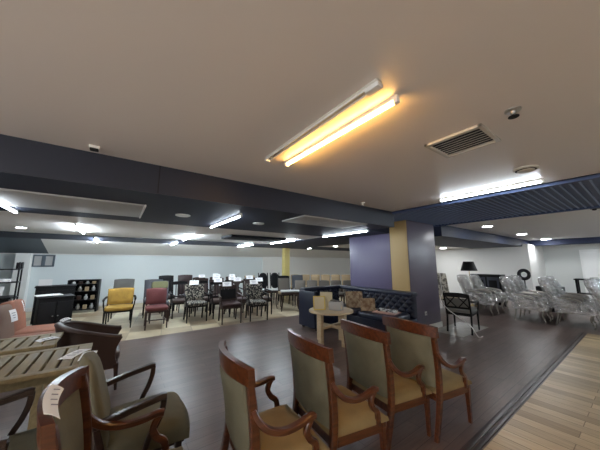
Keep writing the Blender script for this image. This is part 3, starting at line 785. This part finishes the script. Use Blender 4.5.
put(gchair('pale_chair', 'pale silvery chair right of the tall carved pair', 'chair', .42, .46, .95, 'silver', 'panel', 'panel', 'slat'), 5.72, 9.15, -105)
put(gchair('tan_side_chair', 'dark chair with tan back, in front of the yellow pillar', 'chair', .48, .48, 1.02, 'black', 'tanf', 'greyb', 'panel'), 5.05, 8.02, -108)
put(gchair('grey_side_chair', 'dark grey chair between the yellow pillar and the grey far chairs', 'chair', .48, .48, 1.0, 'black', 'grey', 'bluegrey', 'pad'), 6.05, 8.55, -112)
def console_table(loc, rz, L, W, h, label):
    t = thing('side_table', label, 'table', loc, rz, 'low dark tables with pale tops')
    bm = NB(); box(bm, (0, 0, h - .015), (L, W, .03), .006); obj('table_top', bm, 'panel', t)
    bm = NB(); box(bm, (0, 0, h - .07), (L - .06, W - .06, .08), .006); obj('apron', bm, 'dkwood', t)
    for x in (-1, 1):
        for y in (-1, 1):
            bm = NB(); sweep(bm, smooth_path([(x * (L / 2 - .02), y * (W / 2 - .02), 0), (x * (L / 2 - .06), y * (W / 2 - .06), .2), (x * (L / 2 - .03), y * (W / 2 - .03), h - .1)], 3), [(.03, .03)] * 3 + [(.04, .04)] * 4, 'rect', (0, 1, 0)); obj('leg', bm, 'dkwood', t)
console_table((4.62, 6.95, 0), R(-30), .62, .45, .62, 'dark low table with pale top, nearer of the two beside the sofa end')
console_table((4.30, 7.72, 0), R(-30), .55, .42, .62, 'dark low table with pale top, farther one in front of the carved pair')
# cards on the dark chairs
for x, y, z, l in ((1.77, 7.50, 1.00, 'white card standing on the left patterned armchair'), (3.20, 6.72, 1.00, 'white card standing on the right patterned armchair'),
                   (2.46, 6.83, .97, 'white card standing on the maroon leather armchair'),
                   (2.47, 7.63, 1.03, 'white card on the dark slat chair behind the left patterned armchair'), (3.02, 7.50, 1.04, 'white card on the dark splat chair behind the maroon armchair'),
                   (3.66, 7.31, 1.02, 'white card on the dark slat chair behind the right patterned armchair'), (2.68, 8.46, 1.05, 'white card on the second row splat chair behind the left patterned armchair'),
                   (3.16, 8.30, 1.03, 'white card on the second row slat chair behind the maroon armchair'), (3.72, 8.15, 1.05, 'white card on the second row splat chair behind the right patterned armchair')):
    k = card((x, y - .03, z - .035), (.14, .23), (0, R(50), R(-104)), l, 0, 'white cards on the dark chairs')
for x, y in ((2.42, 9.2), (2.95, 9.15), (3.45, 9.05), (3.1, 9.85)):
    card((x, y, 1.05), (.12, .20), (0, R(52), R(-98)), 'white card on a dark chair in the last rows near the back wall', 0, 'white cards in the last rows')
# grey chairs far behind the sofa
g1 = gchair('grey_chair', 'warm grey backed chair in the nearer far row behind the sofa', 'chair', .40, .44, .86, 'dkwood', 'greyb', 'greyb', 'pad', False, 'nearer row of grey chairs behind the sofa')
n1 = [(5.45 + .345 * k, 7.55 - .27 * k) for k in range(5)]
for i, (x, y) in enumerate(n1):
    if i == 0: put(g1, x, y, -125)
    else: dup(g1, (x, y, 0), R(-125))
g2 = gchair('tan_topped_chair', 'tan backed chair in the farthest row behind the sofa', 'chair', .42, .44, .97, 'dkwood', 'tanf', 'tanf', 'pad', False, 'farthest row of tan chairs behind the sofa')
for i in range(7):
    x, y = 6.55 + .36 * i, 9.45 - .28 * i
    if i == 0: put(g2, x, y, -125)
    else: dup(g2, (x, y, 0), R(-125))

# ------------------------------------------------------------------ navy tufted corner sofa
t = thing('corner_sofa', 'navy blue button tufted corner sofa against the violet panel', 'sofa', (0, 0, 0))
def tufted(bm, p0, p1, z0, z1, nrm, th, nb, rows=2):
    """upholstered back from p0 to p1 with button dimples; nrm faces the sitter"""
    p0, p1, nrm = Vector(p0), Vector(p1), Vector(nrm); Lb = (p1 - p0).length
    def f(u, v, w):
        z = z0 + (z1 - z0) * v; p = p0 + (p1 - p0) * u
        if w == 0: return p - nrm * th * .5 + Vector((0, 0, z - p.z))
        e = (1 - abs(2 * v - 1) ** 6) * (1 - abs(2 * u - 1) ** 30)
        q = 0
        a = u * nb; b = v * (rows + .4)
        q = .5 + .5 * math.cos(2 * PI * (a + b * .5)) * math.cos(2 * PI * (b * .5)) 
        b = v * 3.2; dia = abs(math.sin(PI * (a + b) * .999)) * abs(math.sin(PI * (a - b)))
        return p + nrm * (th * .5 * (.4 + .6 * e) + .07 * dia ** .45 * e - .04) + Vector((0, 0, z - p.z))
    solid(bm, f, nb * 10, 32)
bm = NB(); tufted(bm, (4.98, 2.92, 0), (4.98, 4.78, 0), .36, .90, (-1, 0, 0), .18, 11); obj('backrest', bm, 'tuft', t, 70)
bm = NB(); tufted(bm, (4.88, 5.02, 0), (3.72, 5.02, 0), .36, .90, (0, -1, 0), .18, 7); obj('backrest', bm, 'tuft', t, 70)
bm = NB(); box(bm, (4.99, 3.99, .86), (.22, 2.2, .09), .035); box(bm, (4.29, 5.03, .86), (1.2, .2, .09), .035); obj('top_roll', bm, 'tuft', t)
bm = NB(); box(bm, (4.63, 3.83, .23), (.86, 1.86, .30), .02); obj('base', bm, 'tuft', t)
bm = NB(); box(bm, (4.17, 4.77, .23), (.96, .60, .30), .02); obj('base', bm, 'tuft', t)
bm = NB(); pad(bm, (4.55, 3.37, .43), (.70, .88, .14), .25); obj('seat_cushion', bm, 'tuft', t, 60)
bm = NB(); pad(bm, (4.55, 4.25, .43), (.70, .86, .14), .25); obj('seat_cushion', bm, 'tuft', t, 60)
bm = NB(); pad(bm, (3.97, 4.68, .43), (.46, .50, .14), .25); obj('seat_cushion', bm, 'tuft', t, 60)
bm = NB(); box(bm, (3.685, 4.82, .45), (.06, .60, .80), .025); obj('end_panel', bm, 'tuft', t)
for x, y in ((3.75, 4.55), (3.75, 5.05), (4.25, 2.96), (5.0, 2.96), (4.27, 4.4), (5.0, 4.95)):
    bm = NB(); box(bm, (x, y, .04), (.06, .06, .08), .005); obj('leg', bm, 'dkwood', t)
# round table
t = thing('round_table', 'pale wooden round table with square legs in front of the navy sofa', 'table', (3.42, 3.72, 0), R(18))
bm = NB(); lathe(bm, [(.40, .575), (.425, .58), (.425, .605), (.415, .613)], 40); obj('table_top', bm, 'pale', t)
for k in range(4):
    a = PI / 4 + k * PI / 2 + R(35)
    bm = NB(); box(bm, (.30 * math.cos(a), .30 * math.sin(a), .2875), (.075, .075, .575), .006, Matrix.Rotation(a, 4, 'Z')); obj('leg', bm, 'pale', t)
for k in range(2):
    a = PI / 4 + k * PI / 2 + R(35)
    bm = NB(); box(bm, (0, 0, .31 + .002 * k), (.56, .05, .05), .005, Matrix.Rotation(a, 4, 'Z')); obj('stretcher', bm, 'pale', t)
# goods on the table and sofa
def frame_card(loc, w, h, rz, tilt, label, fm, pm, nm='photo_frame'):
    t = thing(nm, label, 'picture frame', loc, rz)
    Rm = Matrix.Rotation(R(tilt), 4, 'Y')
    bm = NB()
    for s in (-1, 1):
        box(bm, Rm @ Vector((0, s * (w / 2 - .01), h / 2)), (.018, .02, h), .003, Rm); box(bm, Rm @ Vector((0, 0, h / 2 + s * (h / 2 - .01))), (.018, w - .04, .02), .003, Rm)
    obj('frame', bm, fm, t)
    bm = NB(); box(bm, Rm @ Vector((.002, 0, h / 2)), (.008, w - .03, h - .03), 0, Rm); obj('picture', bm, pm, t)
    bm = NB(); sweep(bm, [Rm @ Vector((.01, 0, h * .7)), (h * .45, 0, .006)], (.04, .008), 'rect', (0, 1, 0)); obj('stand', bm, fm, t)
    return t
frame_card((3.20, 3.80, .614), .23, .26, R(58), 14, 'yellow framed picture leaning on the round table', 'yel', 'bag')
frame_card((3.50, 3.95, .614), .25, .30, R(40), 10, 'cream card at the back of the round table', 'bag', 'bag', 'cream_card')
t = thing('storage_box', 'grey crumpled bag box in front of the cream card on the round table', 'box', (3.46, 3.62, .613), R(30))
bm = NB(); box(bm, (0, 0, .08), (.17, .26, .16), .03); obj('body', bm, 'panel', t)
bm = NB(); box(bm, (0, 0, .165), (.12, .2, .02), .008, Matrix.Rotation(R(8), 4, 'X')); obj('lid', bm, 'greyb', t)
frame_card((4.40, 4.00, .505), .38, .36, R(52), 12, 'brown picture box standing on the sofa behind the round table', 'card', 'card', 'picture_box')
frame_card((4.34, 3.58, .505), .30, .26, R(50), 8, 'smaller brown card box on the sofa left of the magazines', 'card', 'card', 'picture_box')
bm = NB(); box(bm, (4.52, 3.26, .512), (.34, .46, .02), .003, Matrix.Rotation(R(12), 4, 'Z')); tag(obj('board_tray', bm, 'pink'), 'pink board under the magazines on the sofa seat', 'board')
bm = NB(); box(bm, (4.54, 3.24, .548), (.26, .36, .022), .003, Matrix.Rotation(R(28), 4, 'Z') @ Matrix.Rotation(R(4), 4, 'X')); tag(obj('magazine', bm, 'mag'), 'open black and white magazine on the pink board', 'magazine')

# ------------------------------------------------------------------ right hand side: lattice chair, wrapped armchairs
put(gchair('lattice_armchair', 'black armchair with lattice back on the pale tiles beside the column', 'armchair', .52, .62, .84, 'black', 'grey', 'grey', 'x', True), 6.16, 2.60, 9)
bm = NB()
sweep(bm, smooth_path([(6.44, 3.06, 1.35), (6.43, 3.05, 1.0), (6.33, 2.99, .80), (6.10, 2.93, .66), (5.96, 2.72, .50), (5.99, 2.5, .34), (6.05, 2.33, .2), (6.10, 2.24, .01), (6.2, 2.2, .01)], 6), (.016, .016), 'round')
tag(obj('power_cable', bm, 'white'), 'white cable hanging from the column across the lattice armchair', 'cable')
t = thing('wall_socket', 'small white wall socket low on the purple column', 'socket', (5.72, 3.095, .38))
bm = NB(); box(bm, (0, -.004, 0), (.085, .012, .085), .004); obj('plate', bm, 'white', t)
bm = NB(); lathe(bm, [(.022, 0), (.022, .003)], 14); 
for v in bm.verts: v.co = Vector((v.co.x, -.010 - v.co.z, v.co.y))
obj('outlet', bm, 'panel', t)

def make_wrapped(name, label, group):
    t = thing(name, label, 'armchair', (0, 0, 0), 0, group); w = .62
    for s in (-1, 1):
        bm = NB(); sweep(bm, smooth_path([(.58, s * .24, 0), (.60, s * .25, .06), (.56, s * .25, .18), (.60, s * .255, .34)], 4), [(.026, .026)] * 5 + [(.036, .036)] * 4 + [(.055, .055)] * 4, 'round'); obj('leg', bm, 'silver', t)
        bm = NB(); sweep(bm, [(-.02, s * .22, 0), (.02, s * .22, .18), (.04, s * .22, .36)], [(.03, .03), (.035, .035), (.045, .045)], 'round'); obj('leg', bm, 'silver', t)
        bm = NB(); sweep(bm, smooth_path([(-.02, s * .28, .66), (.15, s * .31, .665), (.35, s * .315, .64), (.44, s * .31, .60), (.43, s * .30, .52), (.48, s * .285, .38)], 4), (.05, .045), 'round'); obj('arm', bm, 'silver', t)
    bm = NB(); box(bm, (.30, 0, .34), (.62, .54, .08), .02); obj('seat_frame', bm, 'silver', t)
    bm = NB(); pad(bm, (.31, 0, .43), (.62, .56, .15), .3); obj('seat', bm, 'damask', t, 60)
    bm = NB()
    def f(u, v, ww):
        a, b = 2 * u - 1, 2 * v - 1; ed = (1 - abs(a) ** 4) * (1 - abs(b) ** 4); z = .46 + .56 * v
        k = (.235 + .045 * v) * (1 - .25 * max(0, v - .7) / .3 * abs(a))
        return (.02 - .20 * v + (.03 + .05 * ed if ww else -.03 - .02 * ed), a * k, z + .05 * (1 - a * a) * v ** 2)
    solid(bm, f, 12, 12); obj('backrest', bm, 'damask', t, 60)
    bm = NB()
    pts = []
    for i in range(21):
        a = -1 + 2 * i / 20; pts.append((-.185, a * .275 * (1 - .08 * (1 - abs(a))), 1.02 - .12 * abs(a) ** 6 + .05 * (1 - a * a)))
    sweep(bm, pts, (.045, .045), 'round', (1, 0, 0)); obj('crest_rail', bm, 'silver', t)
    rnd = random.Random(3)
    def crumple(bm, k):
        for v in bm.verts: v.co += Vector((rnd.uniform(-k, k), rnd.uniform(-k, k), rnd.uniform(-k, k)))
    bm = NB()
    def fb(u, v, ww):
        a = 2 * u - 1; z = .50 + .62 * v
        th = .10 * math.sqrt(max(.05, 1 - a ** 4)) * (1 - .5 * v ** 6)
        return (.0 - .20 * v + (th if ww else -th), a * (.33 + .02 * v), z)
    solid(bm, fb, 14, 16); crumple(bm, .014); obj('plastic_cover', bm, 'film', t, 25)
    bm = NB()
    def fs(u, v, ww):
        # a sheet draped over arms and seat, hanging down at the sides
        a = 2 * v - 1; x = .0 + .70 * u
        zt = .70 - .20 * u ** 2 - .10 * (1 - abs(a)) * (u > .1)
        if abs(a) < .62: y = a / .62 * .37; z = zt
        else: y = math.copysign(.37 + .03 * math.sin(9 * u), a); z = zt - (abs(a) - .62) / .38 * (zt - .33)
        return (x, y, z - .004 * ww)
    solid(bm, fs, 16, 26); crumple(bm, .012); obj('plastic_cover', bm, 'film', t, 25)
    return t
gW = 'plastic wrapped armchairs on the right'
W = make_wrapped('wrapped_armchair', 'plastic wrapped armchair nearest the column, front of the first row', gW)
rows = [(3.40, 'first'), (2.30, 'second'), (1.52, 'third'), (.70, 'fourth')]
first = True
for y, nm in rows:
    for x, side in ((9.05, 'near'), (9.95, 'far')):
        lab = 'plastic wrapped armchair, %s one of the %s pair counted from the column' % (side, nm)
        xx = x + .04 * math.sin(y * 5); rz = R(-90 + 3 * math.sin(y * 3 + x))
        if first: W.location = (xx, y, 0); W.rotation_euler = (0, 0, rz); W['label'] = lab; first = False
        else: dup(W, (xx, y, 0), rz, lab)
dup(W, (9.35, 4.65, 0), R(-150), 'plastic wrapped armchair behind the lattice armchair, half hidden by the column')
# striped tall chair under the lamp
put(gchair('striped_chair', 'tall pale striped chair below the black lamp shade', 'chair', .52, .5, 1.16, 'silver', 'cream', pattern('striped_damask', (.16, .15, .13), (.5, .47, .40), 9), 'pad'), 8.55, 4.05, -120)
t = thing('floor_lamp', 'lamp with black tapered shade against the white right hand wall', 'lamp', (10.4, 3.9, 0))
bm = NB(); lathe(bm, [(.16, 0), (.16, .02), (.03, .04), (.02, .05)], 24); obj('base', bm, 'gold', t)
bm = NB(); lathe(bm, [(.012, .04), (.012, 1.35)], 12); obj('pole', bm, 'gold', t)
bm = NB(); lathe(bm, [(.27, 1.22), (.265, 1.225), (.165, 1.55), (.16, 1.555)], 32); obj('lamp_shade', bm, 'black', t)
t = thing('sideboard', 'dark carved panel sideboard behind the wrapped armchairs', 'sideboard', (10.95, 3.52, 0), R(-90))
bm = NB(); box(bm, (0, 0, .56), (.86, .4, 1.0), .01); obj('body', bm, 'black', t)
bm = NB(); box(bm, (0, 0, 1.075), (.92, .44, .04), .008); obj('top', bm, 'black', t)
for x in (-1, 1):
    bm = NB(); box(bm, (x * .2, -.205, .6), (.34, .02, .8), .006); dd = obj('door', bm, 'navy_face', t)
    bm = NB(); box(bm, (x * .2, -.218, .6), (.24, .012, .6), .004); obj('door_panel', bm, 'black', dd)
for x in (-1, 1):
    for y in (-1, 1):
        bm = NB(); box(bm, (x * .38, y * .15, .035), (.06, .06, .07), .004); obj('foot', bm, 'black', t)
t = thing('round_mirror', 'round black framed mirror standing above the second wrapped pair', 'mirror', (11.9, 2.72, 0), R(-140))
bm = NB(); pts = [(0, .15 * math.cos(2 * PI * i / 32), 1.09 + .15 * math.sin(2 * PI * i / 32)) for i in range(33)]
sweep(bm, pts, (.06, .12), 'round', (1, 0, 0)); obj('frame', bm, 'black', t)
bm = NB(); lathe(bm, [(.13, -.008), (.13, .008)], 32)
for v in bm.verts: v.co = Vector((v.co.z, v.co.x, 1.09 + v.co.y))
obj('glass', bm, 'mirror', t)
bm = NB(); lathe(bm, [(.20, 0), (.20, .02), (.025, .05), (.02, .93)], 20); obj('stand', bm, 'black', t)
t = thing('bar_table', 'black open console table at the right edge before the white door', 'table', (12.0, .85, 0), R(-90))
bm = NB(); box(bm, (0, 0, .985), (1.3, .4, .04), .006); obj('table_top', bm, 'black', t)
bm = NB(); box(bm, (0, 0, .55), (1.2, .34, .03), .004); obj('shelf', bm, 'black', t)
for x in (-1, 1):
    for y in (-1, 1):
        bm = NB(); box(bm, (x * .6, y * .15, .485), (.05, .05, .97), .004); obj('leg', bm, 'black', t)
bm = NB(); box(bm, (11.3, 1.98, .38), (.5, .6, .76), .02); tag(obj('black_chest', bm, 'black'), 'plain black chest behind the third wrapped pair', 'chest')

# ------------------------------------------------------------------ camera, world, view
w = bpy.data.worlds.new('added_daylight'); bpy.context.scene.world = w; w.use_nodes = True
w.node_tree.nodes['Background'].inputs['Color'].default_value = (.98, .97, .97, 1)
w.node_tree.nodes['Background'].inputs['Strength'].default_value = 2.2  # even daylight, added to enter by the unseen glazing on the left
cam = bpy.data.cameras.new('camera'); co = bpy.data.objects.new('camera', cam); C.objects.link(co)
cam.sensor_width = 36; cam.lens = 36 * 250 / 600; cam.clip_start = .05; cam.clip_end = 100
pitch = math.atan((263 - 225) / 250)
az = R(54.2)
co.location = (0, 0, 1.5)
co.rotation_euler = (PI / 2 + pitch, 0, az - PI / 2)
sc = bpy.context.scene; sc.camera = co
sc.view_settings.view_transform = 'Standard'; sc.view_settings.look = 'None'; sc.view_settings.gamma = 1
sc.view_settings.use_curve_mapping = False
sc.view_settings.exposure = 1.1
sc.cycles.use_denoising = True
sc.cycles.max_bounces = 8; sc.cycles.transparent_max_bounces = 12
sc.cycles.sample_clamp_indirect = 6
